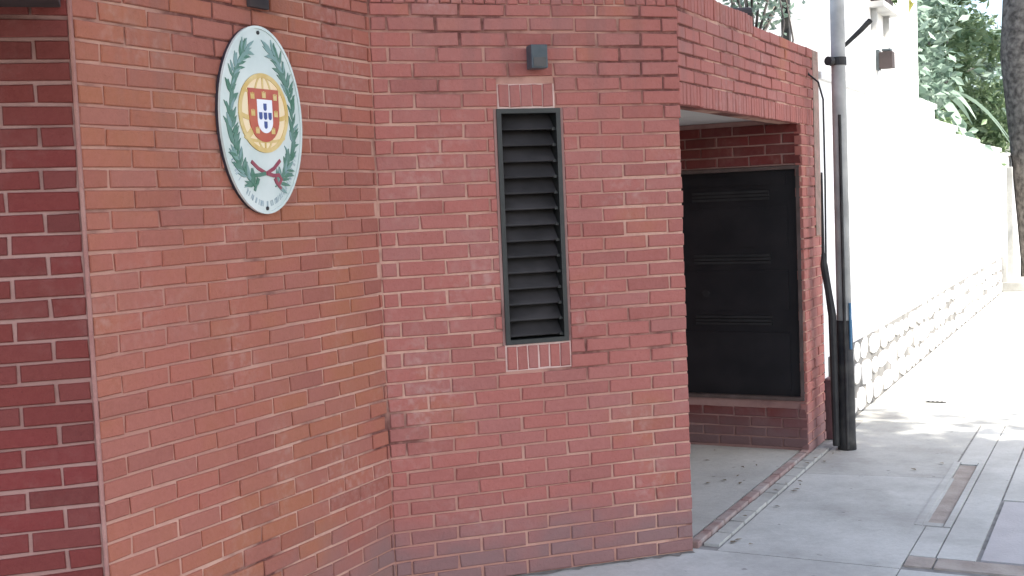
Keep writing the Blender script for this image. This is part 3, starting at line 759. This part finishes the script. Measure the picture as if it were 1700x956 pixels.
# trees and shrubs behind the garden wall
specs = [
    ('garden_tree', 'dark blue green garden tree behind the white garden wall', (-.3, 14.2), 5.2, (1.0, 1.5, 2.0), 3.2, 'leafteal', .17, 9000),
    ('garden_tree', 'bright green garden tree close to the thick street trunk', (-.4, 20.5), 5.6, (1.2, 2.0, 2.4), 3.4, 'leafpale', .18, 9000),
    ('garden_shrub', 'low teal shrub spilling just over the stepped garden wall', (-.15, 12.0), 2.0, (.45, 1.1, .62), 2.2, 'leafteal', .14, 2600),
    ('garden_shrub', 'pale flowering shrub just over the far garden wall', (-.05, 17.0), 2.0, (.5, 1.9, .6), 2.1, 'leafpale', .14, 3200),
    ('garden_tree', 'tall dense tree at the back of the garden', (-2.6, 28.0), 8.0, (2.6, 6.0, 3.8), 5.2, 'leafteal', .26, 15000),
]
for nm, lb, (x, y), ht, rr, cz_, lm, sz, nl in specs:
    cc = ellipsoid((x, y, cz_), rr, 70, rt_)
    tree(nm, lb, (x, y, -.1), [(x, y, -.15), (x + .03, y + .05, cz_ * .4), (x - .05, y, cz_ * .8)], [.14, .10, .07],
         ellipsoid((x, y, cz_), tuple(v * .7 for v in rr), 7, rt_), cc, lm, 'barkpale', rt_, sz, nl, .16)
# plant with long arching leaves in the garden
pl = tag(empty('palm_plant', (.15, 14.9, 0)), 'plant with long arching pale green leaves above the garden wall', 'plant'); bpy.context.view_layer.update()
Mesh().tube([(.15, 14.9, -.1), (.17, 14.9, 1.6), (.2, 14.9, 2.9)], [.10, .08, .07], 10).build('stem', 'barkpale', pl, True)
for k in range(16):
    a = 2 * math.pi * k / 16 + rt_.uniform(-.15, .15); L = rt_.uniform(.8, 1.25); elv = rt_.uniform(.2, .9)
    me = Mesh(); d = Vector((math.cos(a), math.sin(a), 0)); s = Vector((-math.sin(a), math.cos(a), 0))
    for i in range(9):
        t = i / 8; p = Vector((.2, 14.9, 2.88)) + d * L * t * math.cos(elv * .6) + Vector((0, 0, L * (t * elv - t * t * 1.05)))
        wv = .085 * math.sin(math.pi * min(1, .12 + t * .88)) + .004
        me.v += [tuple(p - s * wv), tuple(p + Vector((0, 0, -.02))), tuple(p + s * wv)]
    for i in range(8):
        q = i * 3; me.f += [(q, q + 1, q + 4, q + 3), (q + 1, q + 2, q + 5, q + 4)]
    me.build('leaf', 'leafteal', pl, True)
# thin tree behind the porch roof
cc = ellipsoid((.42, 6.0, 3.15), (.22, .35, .38), 22, rt_)
tree('young_tree', 'young sparse tree with thin branches behind the porch parapet', (.36, 5.95, 0),
     [(.36, 5.95, -.1), (.37, 5.95, 1.6), (.38, 5.95, 2.65)], [.05, .035, .022],
     [(.4 + rt_.uniform(-.25, .25), 5.95 + rt_.uniform(-.5, .4), 2.85 + rt_.uniform(0, .7)) for _ in range(14)], cc, 'leafteal', 'bark', rt_, .07, 520, .10)
ps = Mesh().box(.50, .56, 6.25, 6.31, -.05, 4.2).build('steel_post', 'poleblack', None, bevel=.006)
tag(ps, 'dark upright post rising behind the end of the porch parapet', 'post')
# plants of the window box and the vine on the house
me = Mesh(); leaves(me, [(.98, 7.2 + .09 * i, 3.24) for i in range(6)], 260, .06, .10, rt_)
raw(me, 'plants', 'leaf', pb)['kind'] = 'stuff'
vn = tag(empty('vine', (1.02, 8.9, 3.4)), 'yellow green vine tip hanging on the corner of the white house', 'vine'); bpy.context.view_layer.update()
Mesh().tube([(1.0, 9.2, 6.5), (1.02, 9.0, 4.6), (1.02, 8.9, 3.5)], .010, 6).build('stem', 'barkpale', vn)
me = Mesh(); leaves(me, [(1.03, 8.9 + .12 * i * (-1) ** i * .5, 3.50 + .16 * i) for i in range(9)], 330, .09, .11, rt_)
raw(me, 'foliage', 'leafyellow', vn)['kind'] = 'stuff'

# a few dry leaves blown about the pavement
me = Mesh()
for _ in range(46):
    x, y = rt_.choice([(rt_.uniform(1.1, 4.0), rt_.uniform(2.9, 9.0)), (rt_.gauss(1.12, .05), rt_.uniform(2.7, 4.9)), (rt_.uniform(.2, .9), rt_.uniform(2.9, 4.7))])
    a = rt_.uniform(0, 6.28); L = rt_.uniform(.012, .028); z0 = .027 if x < 1.09 else .006
    d = Vector((math.cos(a), math.sin(a), 0)); q = Vector((-d.y, d.x, 0)); p = Vector((x, y, z0)); k = len(me.v)
    me.v += [tuple(p - d * L), tuple(p + q * L * .45 + Vector((0, 0, .004))), tuple(p + d * L + Vector((0, 0, .003))), tuple(p - q * L * .45 + Vector((0, 0, .005)))]
    me.f += [(k, k + 1, k + 2, k + 3)]
lv = raw(me, 'fallen_leaves', 'dryleaf', None)
tag(lv, 'scattered dry leaves and grit on the grey pavement', 'leaves', None, 'stuff')

# dirt gathered along the foot of the brick walls
rd = random.Random(77)
me = Mesh()
for F, s0, s1 in ((FA, .0, LA), (FB, .0, LB - .01)):
    n = int((s1 - s0) / .03); pr = None
    for i in range(n + 1):
        a = s0 + (s1 - s0) * i / n; wd = .012 + abs(rd.gauss(0, .016))
        cur = (F.at(a, -.004, .0032), F.at(a, wd, .0028))
        if pr: me.add([pr[0], pr[1], cur[1], cur[0]], [(0, 1, 2, 3)])
        pr = cur
raw(me, 'dirt_line', 'dirt', pav)['kind'] = 'stuff'
